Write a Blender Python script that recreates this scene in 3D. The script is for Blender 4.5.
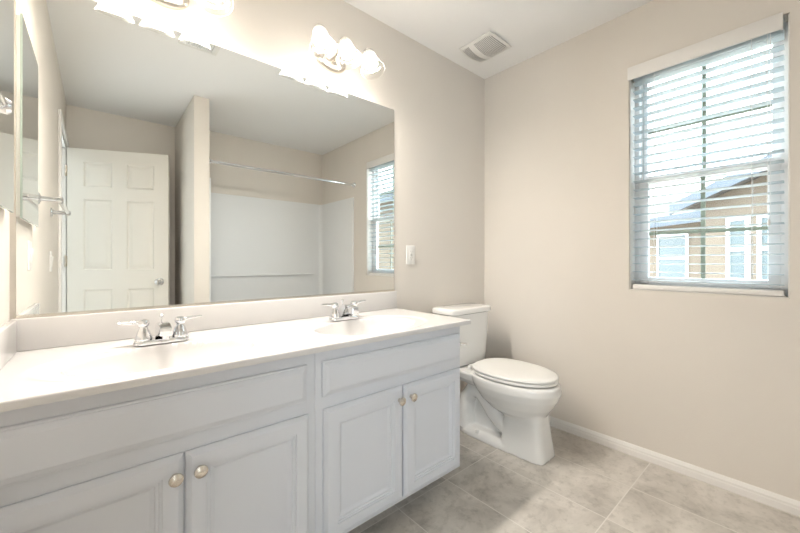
import bpy, bmesh, math, random
from mathutils import Vector, Matrix
random.seed(7)
C = bpy.context.scene
for o in list(bpy.data.objects):
    bpy.data.objects.remove(o)
PI = math.pi

# ------------------------------------------------------------------ camera
cam_data = bpy.data.cameras.new('camera')
cam = bpy.data.objects.new('camera', cam_data)
C.collection.objects.link(cam)
FPX = 352.76
cam_data.sensor_width = 36.0
cam_data.lens = 36.0 * FPX / 800.0
cam_data.shift_x = -(405.43 - 400) / 800.0
cam_data.shift_y = (260.5 - 266.5) / 800.0
cam_data.clip_start = 0.02
cam.location = (0, 0, 1.066)
cam.rotation_euler = (PI / 2, 0, math.radians(48.823 - 90))
C.camera = cam

# ------------------------------------------------------------------ view, world, sun
C.view_settings.view_transform = 'Standard'
C.view_settings.look = 'None'
C.view_settings.gamma = 1.0
C.view_settings.use_curve_mapping = False
C.view_settings.exposure = 1.03
BULB = 270.0
SKY = 6.2
world = bpy.data.worlds.new('sky')
C.world = world
world.use_nodes = True
wn = world.node_tree.nodes
wl = world.node_tree.links
wn.clear()
w_out = wn.new('ShaderNodeOutputWorld')
w_bg = wn.new('ShaderNodeBackground')
# hazy sky, brightest around the veiled sun beyond the neighbour's roof
SUN_DIR = Vector((0.80, 0.25, 0.55)).normalized()
w_tc = wn.new('ShaderNodeTexCoord')
w_dot = wn.new('ShaderNodeVectorMath')
w_dot.operation = 'DOT_PRODUCT'
w_dot.inputs[1].default_value = SUN_DIR
wl.new(w_tc.outputs['Generated'], w_dot.inputs[0])
w_rp = wn.new('ShaderNodeValToRGB')
w_rp.color_ramp.elements[0].position = 0.0
w_rp.color_ramp.elements[0].color = (0.66, 0.72, 0.80, 1)
w_rp.color_ramp.elements[1].position = 0.85
w_rp.color_ramp.elements[1].color = (0.86, 0.94, 1.0, 1)
w_rp.color_ramp.interpolation = 'EASE'
wl.new(w_dot.outputs['Value'], w_rp.inputs['Fac'])
wl.new(w_rp.outputs['Color'], w_bg.inputs['Color'])
w_bg.inputs['Strength'].default_value = SKY
wl.new(w_bg.outputs[0], w_out.inputs[0])

sun_d = bpy.data.lights.new('sun', 'SUN')
sun_d.energy = 1.2
sun_d.angle = 0.01
sun_d.color = (1.0, 0.96, 0.88)
sun = bpy.data.objects.new('sun', sun_d)
C.collection.objects.link(sun)
sun.rotation_euler = Vector((0.45, -0.5, -0.85)).to_track_quat('-Z', 'Y').to_euler()

def portal(name, sy, sz, loc, d):
    """sampling portal in a window opening: gives no light of its own"""
    p = bpy.data.lights.new(name, 'AREA')
    p.shape = 'RECTANGLE'
    p.size = sy
    p.size_y = sz
    p.cycles.is_portal = True
    o = bpy.data.objects.new(name, p)
    C.collection.objects.link(o)
    o.location = loc
    o.rotation_euler = Vector(d).to_track_quat('-Z', 'Z').to_euler()
portal('window_portal', 0.62, 1.24, (2.36, 0.353, 1.51), (-1, 0, 0))
portal('fill_window_portal', 1.68, 2.10, (-1.26, -1.80, 1.20), (0, 1, 0))  # samples sky light through the added bedroom window

# ------------------------------------------------------------------ dimensions
YW = 1.619      # mirror wall
X1 = 2.213      # window wall
XL = -0.202     # left wall
YB = -1.076     # rear wall
YA = -0.95      # tub alcove back wall
PX0, PX1 = 0.605, 0.722   # partition
YP = -0.129     # partition end
H = 2.44
WY0, WY1, WZ0, WZ1 = 0.052, 0.654, 0.905, 2.12
DY0, DY1, DZ = -1.030, -0.255, 2.05   # doorway in left wall
VF = 1.078      # cabinet face frame plane
CZ = 0.785       # countertop

# ------------------------------------------------------------------ materials
def nmat(name):
    m = bpy.data.materials.new(name)
    m.use_nodes = True
    return m, m.node_tree.nodes, m.node_tree.links, m.node_tree.nodes['Principled BSDF']

def pmat(name, col, rough=0.5, metal=0.0, bump=0.0, scale=200.0, var=0.0, vscale=3.0, spec=0.5, coat=0.0):
    m, n, l, b = nmat(name)
    b.inputs['Roughness'].default_value = rough
    b.inputs['Metallic'].default_value = metal
    b.inputs['Specular IOR Level'].default_value = spec
    b.inputs['Coat Weight'].default_value = coat
    b.inputs['Coat Roughness'].default_value = 0.08
    tc = n.new('ShaderNodeTexCoord')
    if var > 0:
        nz = n.new('ShaderNodeTexNoise')
        nz.inputs['Scale'].default_value = vscale
        nz.inputs['Detail'].default_value = 4
        l.new(tc.outputs['Object'], nz.inputs['Vector'])
        rp = n.new('ShaderNodeValToRGB')
        rp.color_ramp.elements[0].color = tuple(max(0, c * (1 - var)) for c in col) + (1,)
        rp.color_ramp.elements[1].color = tuple(min(1, c * (1 + var)) for c in col) + (1,)
        rp.color_ramp.elements[0].position = 0.3
        rp.color_ramp.elements[1].position = 0.7
        l.new(nz.outputs['Fac'], rp.inputs['Fac'])
        l.new(rp.outputs['Color'], b.inputs['Base Color'])
    else:
        b.inputs['Base Color'].default_value = tuple(col) + (1,)
    if bump > 0:
        nb = n.new('ShaderNodeTexNoise')
        nb.inputs['Scale'].default_value = scale
        nb.inputs['Detail'].default_value = 3
        l.new(tc.outputs['Object'], nb.inputs['Vector'])
        bp = n.new('ShaderNodeBump')
        bp.inputs['Strength'].default_value = bump
        bp.inputs['Distance'].default_value = 0.002
        l.new(nb.outputs['Fac'], bp.inputs['Height'])
        l.new(bp.outputs['Normal'], b.inputs['Normal'])
    return m

M = {}
M['wall'] = pmat('wall_paint', (0.775, 0.728, 0.668), 0.75, bump=0.25, scale=140, var=0.015, vscale=2, spec=0.3)
M['ceiling'] = pmat('ceiling_paint', (0.92, 0.915, 0.905), 0.85, bump=0.2, scale=120, spec=0.2)
M['trim'] = pmat('trim_paint', (0.86, 0.84, 0.81), 0.4, bump=0.02, scale=30)
M['door'] = pmat('door_paint', (0.80, 0.77, 0.71), 0.4, bump=0.05, scale=250)
M['cabinet'] = pmat('cabinet_paint', (0.68, 0.70, 0.745), 0.38, bump=0.05, scale=90, var=0.01, vscale=5)
M['toe'] = pmat('toe_kick', (0.34, 0.34, 0.35), 0.6, bump=0.05)
M['marble'] = pmat('cultured_marble', (0.68, 0.665, 0.652), 0.16, var=0.012, vscale=2.5, coat=0.3)
M['porcelain'] = pmat('porcelain', (0.84, 0.83, 0.805), 0.12, var=0.004, vscale=4, coat=0.4)
M['plastic'] = pmat('white_plastic', (0.84, 0.83, 0.80), 0.3, bump=0.01, scale=20)
M['chrome'] = pmat('chrome', (0.80, 0.81, 0.83), 0.08, 1.0, bump=0.01, scale=15)
M['nickel'] = pmat('brushed_nickel', (0.70, 0.65, 0.58), 0.25, 1.0, bump=0.02, scale=300)
M['dark'] = pmat('dark_slot', (0.03, 0.03, 0.03), 0.6, bump=0.01)
M['grille'] = pmat('grille_backing', (0.42, 0.41, 0.39), 0.7, bump=0.02)
M['tub'] = pmat('fiberglass', (0.83, 0.84, 0.845), 0.45, bump=0.01, scale=20, spec=0.3)
M['vinyl'] = pmat('window_vinyl', (0.86, 0.86, 0.87), 0.35, bump=0.01, scale=20)
M['muntin'] = pmat('muntin_bar', (0.30, 0.31, 0.25), 0.5, bump=0.01)
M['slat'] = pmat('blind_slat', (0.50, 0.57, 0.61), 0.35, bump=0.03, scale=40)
M['cord'] = pmat('blind_cord', (0.80, 0.80, 0.80), 0.7, bump=0.02)
M['stucco'] = pmat('stucco', (0.125, 0.100, 0.074), 0.9, bump=0.5, scale=60, var=0.04, vscale=3)
M['fascia'] = pmat('fascia_paint', (0.06, 0.075, 0.092), 0.7, bump=0.05)
M['ground'] = pmat('ground_gravel', (0.45, 0.38, 0.30), 0.95, bump=0.6, scale=40, var=0.1, vscale=8)
M['bark'] = pmat('bark', (0.16, 0.11, 0.07), 0.9, bump=0.6, scale=30, var=0.2, vscale=12)
M['leaf'] = pmat('leaf', (0.12, 0.22, 0.06), 0.6, bump=0.05, var=0.3, vscale=6)

def mirror_mat():
    m, n, l, b = nmat('mirror_silver')
    b.inputs['Base Color'].default_value = (0.885, 0.905, 0.895, 1)
    b.inputs['Metallic'].default_value = 1.0
    b.inputs['Roughness'].default_value = 0.0
    return m
M['mirror'] = mirror_mat()

def edge_mat():
    m, n, l, b = nmat('glass_edge')
    b.inputs['Base Color'].default_value = (0.50, 0.58, 0.53, 1)
    b.inputs['Roughness'].default_value = 0.2
    return m
M['glass_edge'] = edge_mat()

def facing_factor(n, l, lo, hi, power=5.0):
    lw = n.new('ShaderNodeLayerWeight')
    lw.inputs['Blend'].default_value = 0.5
    pw = n.new('ShaderNodeMath')
    pw.operation = 'POWER'
    pw.inputs[1].default_value = power
    l.new(lw.outputs['Facing'], pw.inputs[0])
    mp = n.new('ShaderNodeMapRange')
    mp.inputs['To Min'].default_value = lo
    mp.inputs['To Max'].default_value = hi
    l.new(pw.outputs[0], mp.inputs['Value'])
    return mp.outputs[0]

def pane_mat(name, tint):
    m = bpy.data.materials.new(name)
    m.use_nodes = True
    n, l = m.node_tree.nodes, m.node_tree.links
    n.clear()
    out = n.new('ShaderNodeOutputMaterial')
    tr = n.new('ShaderNodeBsdfTransparent')
    tr.inputs['Color'].default_value = tint + (1,)
    gl = n.new('ShaderNodeBsdfGlossy')
    gl.inputs['Roughness'].default_value = 0.02
    mx = n.new('ShaderNodeMixShader')
    l.new(facing_factor(n, l, 0.03, 0.6), mx.inputs[0])
    l.new(tr.outputs[0], mx.inputs[1])
    l.new(gl.outputs[0], mx.inputs[2])
    l.new(mx.outputs[0], out.inputs[0])
    return m
M['pane'] = pane_mat('window_glass', (0.95, 0.98, 0.975))

def house_glass():
    m, n, l, b = nmat('far_window_glass')
    b.inputs['Base Color'].default_value = (0.05, 0.07, 0.072, 1)
    b.inputs['Roughness'].default_value = 0.15
    b.inputs['Specular IOR Level'].default_value = 0.5
    return m
M['far_glass'] = house_glass()

def shade_mat():
    m = bpy.data.materials.new('ribbed_glass')
    m.use_nodes = True
    n, l = m.node_tree.nodes, m.node_tree.links
    n.clear()
    out = n.new('ShaderNodeOutputMaterial')
    tr = n.new('ShaderNodeBsdfTransparent')
    tr.inputs['Color'].default_value = (0.95, 0.95, 0.94, 1)
    tl = n.new('ShaderNodeBsdfTranslucent')
    tl.inputs['Color'].default_value = (0.80, 0.79, 0.77, 1)
    gl = n.new('ShaderNodeBsdfGlossy')
    gl.inputs['Roughness'].default_value = 0.08
    m1 = n.new('ShaderNodeMixShader')
    l.new(facing_factor(n, l, 0.05, 0.42, 2.0), m1.inputs[0])
    l.new(tr.outputs[0], m1.inputs[1])
    l.new(tl.outputs[0], m1.inputs[2])
    m2 = n.new('ShaderNodeMixShader')
    l.new(facing_factor(n, l, 0.02, 0.20, 4.0), m2.inputs[0])
    l.new(m1.outputs[0], m2.inputs[1])
    l.new(gl.outputs[0], m2.inputs[2])
    l.new(m2.outputs[0], out.inputs[0])
    return m
M['shade'] = shade_mat()

def bulb_mat(name, power):
    m = bpy.data.materials.new(name)
    m.use_nodes = True
    n, l = m.node_tree.nodes, m.node_tree.links
    n.clear()
    out = n.new('ShaderNodeOutputMaterial')
    em = n.new('ShaderNodeEmission')
    em.inputs['Color'].default_value = (1.0, 0.93, 0.85, 1)
    em.inputs['Strength'].default_value = power
    l.new(em.outputs[0], out.inputs[0])
    return m
M['bulb'] = bulb_mat('lit_bulb_face', BULB)
M['bulb_neck'] = bulb_mat('lit_bulb_neck', BULB * 0.020)

def floor_mat():
    m, n, l, b = nmat('floor_tile')
    tc = n.new('ShaderNodeTexCoord')
    mp = n.new('ShaderNodeMapping')
    mp.inputs['Location'].default_value = (-0.975 + 0.305 * 10, -1.158 + 0.608 * 10, 0)
    l.new(tc.outputs['Object'], mp.inputs['Vector'])
    br = n.new('ShaderNodeTexBrick')
    br.offset = 0.0
    br.squash = 1.0
    br.inputs['Color1'].default_value = (0, 0, 0, 1)
    br.inputs['Color2'].default_value = (1, 1, 1, 1)
    br.inputs['Mortar'].default_value = (0, 0, 0, 1)
    br.inputs['Scale'].default_value = 1.0
    br.inputs['Brick Width'].default_value = 0.305
    br.inputs['Row Height'].default_value = 0.608
    br.inputs['Mortar Size'].default_value = 0.0022
    br.inputs['Mortar Smooth'].default_value = 0.1
    l.new(mp.outputs[0], br.inputs['Vector'])
    # each tile its own stretch of the stone pattern
    sc = n.new('ShaderNodeVectorMath')
    sc.operation = 'SCALE'
    sc.inputs['Scale'].default_value = 17.0
    l.new(br.outputs['Color'], sc.inputs[0])
    ad = n.new('ShaderNodeVectorMath')
    ad.operation = 'ADD'
    l.new(tc.outputs['Object'], ad.inputs[0])
    l.new(sc.outputs[0], ad.inputs[1])
    n1 = n.new('ShaderNodeTexNoise')
    n1.inputs['Scale'].default_value = 4.2
    n1.inputs['Detail'].default_value = 9
    n1.inputs['Roughness'].default_value = 0.62
    n1.inputs['Distortion'].default_value = 0.7
    l.new(ad.outputs[0], n1.inputs['Vector'])
    r1 = n.new('ShaderNodeValToRGB')
    e = r1.color_ramp.elements
    e[0].position = 0.30
    e[0].color = (0.36, 0.33, 0.295, 1)
    e[1].position = 0.62
    e[1].color = (0.67, 0.63, 0.575, 1)
    k = e.new(0.46)
    k.color = (0.55, 0.515, 0.465, 1)
    l.new(n1.outputs['Fac'], r1.inputs['Fac'])
    n2 = n.new('ShaderNodeTexNoise')
    n2.inputs['Scale'].default_value = 26
    n2.inputs['Detail'].default_value = 8
    n2.inputs['Roughness'].default_value = 0.7
    l.new(ad.outputs[0], n2.inputs['Vector'])
    r2 = n.new('ShaderNodeValToRGB')
    r2.color_ramp.elements[0].position = 0.33
    r2.color_ramp.elements[0].color = (0.62, 0.61, 0.59, 1)
    r2.color_ramp.elements[1].position = 0.50
    r2.color_ramp.elements[1].color = (1, 1, 1, 1)
    l.new(n2.outputs['Fac'], r2.inputs['Fac'])
    mu = n.new('ShaderNodeMix')
    mu.data_type = 'RGBA'
    mu.blend_type = 'MULTIPLY'
    mu.inputs[0].default_value = 0.6
    l.new(r1.outputs['Color'], mu.inputs[6])
    l.new(r2.outputs['Color'], mu.inputs[7])
    gm = n.new('ShaderNodeMix')
    gm.data_type = 'RGBA'
    l.new(br.outputs['Fac'], gm.inputs[0])
    l.new(mu.outputs[2], gm.inputs[6])
    gm.inputs[7].default_value = (0.72, 0.69, 0.64, 1)
    l.new(gm.outputs[2], b.inputs['Base Color'])
    b.inputs['Roughness'].default_value = 0.38
    bp = n.new('ShaderNodeBump')
    bp.inputs['Strength'].default_value = 0.25
    bp.inputs['Distance'].default_value = 0.0015
    bp.invert = True
    l.new(br.outputs['Fac'], bp.inputs['Height'])
    l.new(bp.outputs['Normal'], b.inputs['Normal'])
    return m
M['floor'] = floor_mat()

def roof_mat():
    m, n, l, b = nmat('roof_tile')
    tc = n.new('ShaderNodeTexCoord')
    br = n.new('ShaderNodeTexBrick')
    br.inputs['Color1'].default_value = (0.13, 0.122, 0.116, 1)
    br.inputs['Color2'].default_value = (0.075, 0.07, 0.066, 1)
    br.inputs['Mortar'].default_value = (0.04, 0.038, 0.036, 1)
    br.inputs['Scale'].default_value = 1.0
    br.inputs['Brick Width'].default_value = 0.24
    br.inputs['Row Height'].default_value = 0.20
    br.inputs['Mortar Size'].default_value = 0.018
    l.new(tc.outputs['Object'], br.inputs['Vector'])
    l.new(br.outputs['Color'], b.inputs['Base Color'])
    b.inputs['Roughness'].default_value = 0.8
    bp = n.new('ShaderNodeBump')
    bp.inputs['Strength'].default_value = 0.6
    bp.inputs['Distance'].default_value = 0.02
    bp.invert = True
    l.new(br.outputs['Fac'], bp.inputs['Height'])
    l.new(bp.outputs['Normal'], b.inputs['Normal'])
    return m
M['roof'] = roof_mat()

# ------------------------------------------------------------------ mesh helpers
def new(): return bmesh.new()

def box(bm, x0, x1, y0, y1, z0, z1, bev=0.0, seg=2, rot=None):
    """axis-aligned box, optionally bevelled, optionally transformed by rot (Matrix)"""
    t = bmesh.new()
    v = [t.verts.new((x, y, z)) for z in (z0, z1) for y in (y0, y1) for x in (x0, x1)]
    for q in ((0, 2, 3, 1), (4, 5, 7, 6), (0, 1, 5, 4), (2, 6, 7, 3), (0, 4, 6, 2), (1, 3, 7, 5)):
        t.faces.new([v[i] for i in q])
    if bev > 0:
        bmesh.ops.bevel(t, geom=list(t.edges), offset=bev, segments=seg, affect='EDGES', profile=0.5)
    if rot is not None:
        bmesh.ops.transform(t, matrix=rot, verts=t.verts)
    merge(bm, t)
    return bm

def merge(bm, t):
    me = bpy.data.meshes.new('tmp')
    t.to_mesh(me)
    t.free()
    bm.from_mesh(me)
    bpy.data.meshes.remove(me)

def xf(bm, mat):
    bmesh.ops.transform(bm, matrix=mat, verts=bm.verts)
    return bm

def loft(bm, rings, cap0=True, cap1=True, close=True):
    vs = [[bm.verts.new(p) for p in r] for r in rings]
    n = len(vs[0])
    for a, b in zip(vs[:-1], vs[1:]):
        for i in range(n if close else n - 1):
            j = (i + 1) % n
            bm.faces.new((a[i], a[j], b[j], b[i]))
    if cap0: bm.faces.new(list(reversed(vs[0])))
    if cap1: bm.faces.new(vs[-1])
    return bm

def lathe(bm, prof, n=32, mat=None, cap0=False, cap1=False):
    """prof: list of (r, z); turned about z, then moved by mat"""
    t = bmesh.new()
    rings = []
    for r, z in prof:
        rings.append([(max(r, 1e-5) * math.cos(2 * PI * i / n), max(r, 1e-5) * math.sin(2 * PI * i / n), z) for i in range(n)])
    loft(t, rings, cap0, cap1)
    bmesh.ops.remove_doubles(t, verts=t.verts, dist=2e-5)
    if mat is not None: xf(t, mat)
    merge(bm, t)
    return bm

def tube(bm, pts, r, n=12, caps=True):
    pts = [Vector(p) for p in pts]
    rr = r if isinstance(r, (list, tuple)) else [r] * len(pts)
    rings = []
    up = None
    for i, p in enumerate(pts):
        d = (pts[min(i + 1, len(pts) - 1)] - pts[max(i - 1, 0)]).normalized()
        if up is None:
            up = Vector((0, 0, 1)) if abs(d.z) < 0.9 else Vector((0, 1, 0))
        a = d.cross(up)
        if a.length < 1e-4: a = d.cross(Vector((1, 0, 0)))
        a.normalize()
        b = a.cross(d).normalized()
        up = b
        rings.append([p + rr[i] * (math.cos(2 * PI * k / n) * a + math.sin(2 * PI * k / n) * b) for k in range(n)])
    t = bmesh.new()
    loft(t, rings, caps, caps)
    merge(bm, t)
    return bm

def bez(p0, p1, p2, p3, n=10):
    out = []
    for i in range(n + 1):
        t = i / n
        out.append(Vector(p0) * (1 - t) ** 3 + Vector(p1) * 3 * t * (1 - t) ** 2 + Vector(p2) * 3 * t * t * (1 - t) + Vector(p3) * t ** 3)
    return out

def axis_to(p, d):
    """matrix that puts z along d at p"""
    return Matrix.Translation(Vector(p)) @ Vector(d).to_track_quat('Z', 'Y').to_matrix().to_4x4()

def finish(bm, angle=35):
    bmesh.ops.recalc_face_normals(bm, faces=bm.faces)
    lim = math.radians(angle)
    for f in bm.faces: f.smooth = True
    for e in bm.edges:
        if len(e.link_faces) == 2 and e.calc_face_angle(0) > lim:
            e.smooth = False
        elif len(e.link_faces) != 2:
            e.smooth = True

def obj(name, bm, mat, parent=None, angle=35, mats=None):
    """link bm as ONE mesh object; vertices are given in world space and re-based on the parent's origin"""
    finish(bm, angle)
    if parent is not None:
        bmesh.ops.transform(bm, matrix=wmat(parent).inverted(), verts=bm.verts)
    me = bpy.data.meshes.new(name)
    bm.to_mesh(me)
    bm.free()
    for mm in (mats or [mat]):
        me.materials.append(mm)
    o = bpy.data.objects.new(name, me)
    C.collection.objects.link(o)
    if parent is not None: o.parent = parent
    return o

def wmat(o):
    m = o.matrix_basis.copy()
    while o.parent is not None:
        o = o.parent
        m = o.matrix_basis @ m
    return m

def tag(o, label, cat, group=None, kind=None):
    o['label'] = label
    o['category'] = cat
    if group: o['group'] = group
    if kind: o['kind'] = kind
    return o

def thing(name, label, cat, loc=(0, 0, 0), rz=0.0, group=None, kind=None):
    o = bpy.data.objects.new(name, None)
    o.empty_display_size = 0.05
    C.collection.objects.link(o)
    o.location = loc
    o.rotation_euler = (0, 0, rz)
    return tag(o, label, cat, group, kind)

def struct(name, bm, mat, label, cat, angle=35):
    return tag(obj(name, bm, mat, None, angle), label, cat, kind='structure')

def copy_tree(o, parent=None):
    c = o.copy()
    C.collection.objects.link(c)
    if parent is not None: c.parent = parent
    for ch in list(o.children):
        copy_tree(ch, c)
    return c

def children(o): return [x for x in bpy.data.objects if x.parent == o]

# ================================================================== SETTING
T = 0.12
b = new(); box(b, XL - 3.3, X1 + 0.15, -1.75, YW + T, -0.10, 0.0)
struct('floor', b, M['floor'], 'beige and grey stone-look rectangular tile floor with pale grout', 'floor')
b = new(); box(b, XL - 3.3, X1 + 0.15, -1.75, YW + T, H, H + 0.1)
struct('ceiling', b, M['ceiling'], 'smooth off-white ceiling over the whole bathroom', 'ceiling')
b = new(); box(b, XL - T, X1 + 0.14, YW, YW + T, 0, H)
struct('wall_front', b, M['wall'], 'greige painted wall behind the long mirror, vanity and toilet tank', 'wall')
# window wall with its rounded drywall opening
b = new()
XO = X1 + 0.14
box(b, X1, XO, YA - T, WY0, 0, H)
box(b, X1, XO, WY1, YW, 0, H)
box(b, X1, XO, WY0, WY1, 0, WZ0)
box(b, X1, XO, WY0, WY1, WZ1, H)
struct('wall_right', b, M['wall'], 'greige painted wall with the window and white blind', 'wall')
# left wall with doorway
b = new()
box(b, XL - T, XL, DY1, YW, 0, H)
box(b, XL - T, XL, YB - T, DY0, 0, H)
box(b, XL - T, XL, DY0, DY1, DZ, H)
struct('wall_left', b, M['wall'], 'greige wall with the recessed medicine cabinet, towel bar and doorway', 'wall')
b = new(); box(b, XL, PX0, YB - T, YB, 0, H)
struct('wall_rear', b, M['wall'], 'tan wall behind the white door, seen in the mirror', 'wall')
b = new(); box(b, PX0, PX1, YB - T, YP, 0, H, 0.006)
struct('wall_partition', b, M['wall'], 'narrow partition wall end between the door nook and the tub', 'wall')
b = new(); box(b, PX1, X1, YA - T, YA, 0, H)
struct('wall_alcove', b, M['wall'], 'greige wall above the white tub surround, seen in the mirror', 'wall')
# unseen bedroom added beyond the doorway; its wide window lets in fill daylight
BX = XL - 3.2
SX0, SX1 = -2.10, -0.42
b = new()
box(b, BX - 0.1, BX, -1.75, 1.60, 0, H)
box(b, BX, SX0, -1.75, -1.65, 0, H)
box(b, SX1, XL - T, -1.75, -1.65, 0, H)
box(b, SX0, SX1, -1.75, -1.65, 0, 0.15)
box(b, SX0, SX1, -1.75, -1.65, 2.25, H)
box(b, BX, XL - T, 1.50, 1.60, 0, H)
struct('wall_bedroom', b, M['wall'], 'plain walls of the unseen added bedroom beyond the doorway beside the open door', 'wall')
w2 = thing('fill_window', 'wide unseen bedroom window added beyond the doorway for fill daylight', 'window', ((SX0 + SX1) / 2, -1.70, 0.15), kind='structure')
b = new()
xm_ = (SX0 + SX1) / 2
for (x0, x1, z0, z1) in ((SX0, SX0 + 0.05, 0.15, 2.25), (SX1 - 0.05, SX1, 0.15, 2.25), (xm_ - 0.025, xm_ + 0.025, 0.20, 2.20), (SX0 + 0.05, SX1 - 0.05, 0.15, 0.20), (SX0 + 0.05, SX1 - 0.05, 2.20, 2.25)):
    box(b, x0, x1, -1.73, -1.67, z0, z1, 0.003)
obj('window_frame', b, M['vinyl'], w2)
b = new()
box(b, SX0 + 0.05, xm_ - 0.025, -1.703, -1.697, 0.20, 2.20)
box(b, xm_ + 0.025, SX1 - 0.05, -1.703, -1.697, 0.20, 2.20)
obj('pane', b, M['pane'], w2)

def baseboard(name, p0, p1, nrm, label):
    """profile swept straight from p0 to p1; nrm points into the room"""
    p0, p1, n = Vector(p0), Vector(p1), Vector(nrm)
    prof = [(0, 0), (0.013, 0), (0.013, 0.028), (0.011, 0.032), (0.011, 0.042), (0.008, 0.047), (0.006, 0.053), (0.003, 0.057), (0, 0.058)]
    bb = new()
    loft(bb, [[p + n * a + Vector((0, 0, z)) for a, z in prof] for p in (p0, p1)])
    return struct(name, bb, M['trim'], label, 'baseboard', 20)
baseboard('baseboard_right', (X1, YP - 0.06, 0), (X1, YW, 0), (-1, 0, 0), 'white profiled baseboard along the foot of the window wall')
baseboard('baseboard_front', (1.29, YW, 0), (X1 - 0.013, YW, 0), (0, -1, 0), 'short white baseboard on the wall behind the toilet')
baseboard('baseboard_rear', (XL, YB, 0), (PX0, YB, 0), (0, 1, 0), 'white baseboard behind the open door')
baseboard('baseboard_left', (XL, DY1 + 0.07, 0), (XL, 1.05, 0), (1, 0, 0), 'white baseboard along the left wall from doorway to vanity')

# door casing
b = new()
for (y0, y1, z0, z1) in ((DY1 + 0.006, DY1 + 0.064, 0, DZ + 0.064), (DY0 - 0.040, DY0 - 0.006, 0, DZ + 0.064), (DY0 - 0.006, DY1 + 0.006, DZ + 0.006, DZ + 0.064)):
    box(b, XL, XL + 0.016, y0, y1, z0, z1, 0.004)
box(b, XL - T, XL, DY1 - 0.018, DY1 + 0.006, 0, DZ + 0.006)
box(b, XL - T, XL, DY0 - 0.006, DY0 + 0.010, 0, DZ + 0.006)
box(b, XL - T, XL, DY0 + 0.010, DY1 - 0.018, DZ - 0.012, DZ + 0.006)
struct('trim_1', b, M['trim'], 'white door casing and jamb around the doorway in the left wall', 'door casing')

# six-panel door, open into the room
def six_panel(parent):
    W, Hd, Tk = 0.76, 2.03, 0.035
    bb = new()
    xs = [0, 0.115, 0.325, 0.435, 0.645, W]
    zs = [0, 0.24, 0.80, 0.97, 1.59, 1.70, 1.92, Hd]
    for side in (0, 1):
        y = Tk if side else 0.0
        s = -1 if side else 1
        for i in range(5):
            for j in range(7):
                x0, x1, z0, z1 = xs[i], xs[i + 1], zs[j], zs[j + 1]
                if i in (1, 3) and j in (1, 3, 5):
                    prof = [(0, 0), (0.010, 0.010), (0.019, 0.0115), (0.048, 0.003), (0.052, 0.0025)]
                    rings = [[(x0 + a, y + s * d, z0 + a), (x1 - a, y + s * d, z0 + a), (x1 - a, y + s * d, z1 - a), (x0 + a, y + s * d, z1 - a)] for a, d in prof]
                    loft(bb, rings, False, True)
                else:
                    bb.faces.new([bb.verts.new(p) for p in ((x0, y, z0), (x1, y, z0), (x1, y, z1), (x0, y, z1))])
    for q in (((0, 0, 0), (0, Tk, 0), (0, Tk, Hd), (0, 0, Hd)), ((W, 0, 0), (W, Tk, 0), (W, Tk, Hd), (W, 0, Hd)),
              ((0, 0, 0), (W, 0, 0), (W, Tk, 0), (0, Tk, 0)), ((0, 0, Hd), (W, 0, Hd), (W, Tk, Hd), (0, Tk, Hd))):
        bb.faces.new([bb.verts.new(p) for p in q])
    bmesh.ops.remove_doubles(bb, verts=bb.verts, dist=1e-5)
    xf(bb, wmat(parent))
    return bb
dang = math.atan2(0.309, 0.686)
door = thing('door_1', 'white six-panel door standing open, seen in the long mirror', 'door', (XL + 0.022, -1.022, 0.012), dang, kind='structure')
obj('door_panel', six_panel(door), M['door'], door, 20)
for side in (1, -1):
    bb = new()
    lathe(bb, [(0.0, 0.0), (0.032, 0.0), (0.033, 0.004), (0.028, 0.009), (0.013, 0.012), (0.011, 0.030), (0.018, 0.036), (0.026, 0.046), (0.028, 0.056), (0.024, 0.066), (0.010, 0.071), (0.0, 0.072)], 28,
          wmat(door) @ Matrix.Translation((0.695, 0.035 if side > 0 else 0.0, 0.86)) @ Matrix.Rotation(-side * PI / 2, 4, 'X'))
    k = obj('door_knob', bb, M['chrome'], door); k['label'] = 'chrome round door knob'
for hz in (0.25, 1.05, 1.83):
    bb = new()
    box(bb, -0.008, 0.002, 0.0, 0.038, hz - 0.045, hz + 0.045)
    tube(bb, [(-0.008, 0.042, hz - 0.048), (-0.008, 0.042, hz + 0.048)], 0.006)
    obj('hinge', xf(bb, wmat(door)), M['nickel'], door)

# ------------------------------------------------------------------ window
win = thing('window_1', 'white vinyl single-hung window with dark grid bars behind the blind', 'window', (X1 + 0.075, (WY0 + WY1) / 2, WZ0), kind='structure')
xa, xb = X1 + 0.078, X1 + 0.138
ZM = 1.506
b = new()
fw = 0.030
box(b, xa, xb, WY0, WY0 + fw, WZ0, WZ1, 0.003)
box(b, xa, xb, WY1 - fw, WY1, WZ0, WZ1, 0.003)
box(b, xa, xb, WY0 + fw, WY1 - fw, WZ0, WZ0 + fw, 0.003)
box(b, xa, xb, WY0 + fw, WY1 - fw, WZ1 - fw, WZ1, 0.003)
obj('window_frame', b, M['vinyl'], win)
b = new()
for (y0, y1, z0, z1) in ((WY0 + 0.0005, WY0 + 0.006, WZ0 + 0.0005, WZ1 - 0.0005), (WY1 - 0.006, WY1 - 0.0005, WZ0 + 0.0005, WZ1 - 0.0005), (WY0 + 0.006, WY1 - 0.006, WZ0 + 0.0005, WZ0 + 0.004)):
    box(b, X1 + 0.006, xa - 0.0005, y0, y1, z0, z1, 0.0015)
obj('jamb_liner', b, M['trim'], win)
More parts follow.
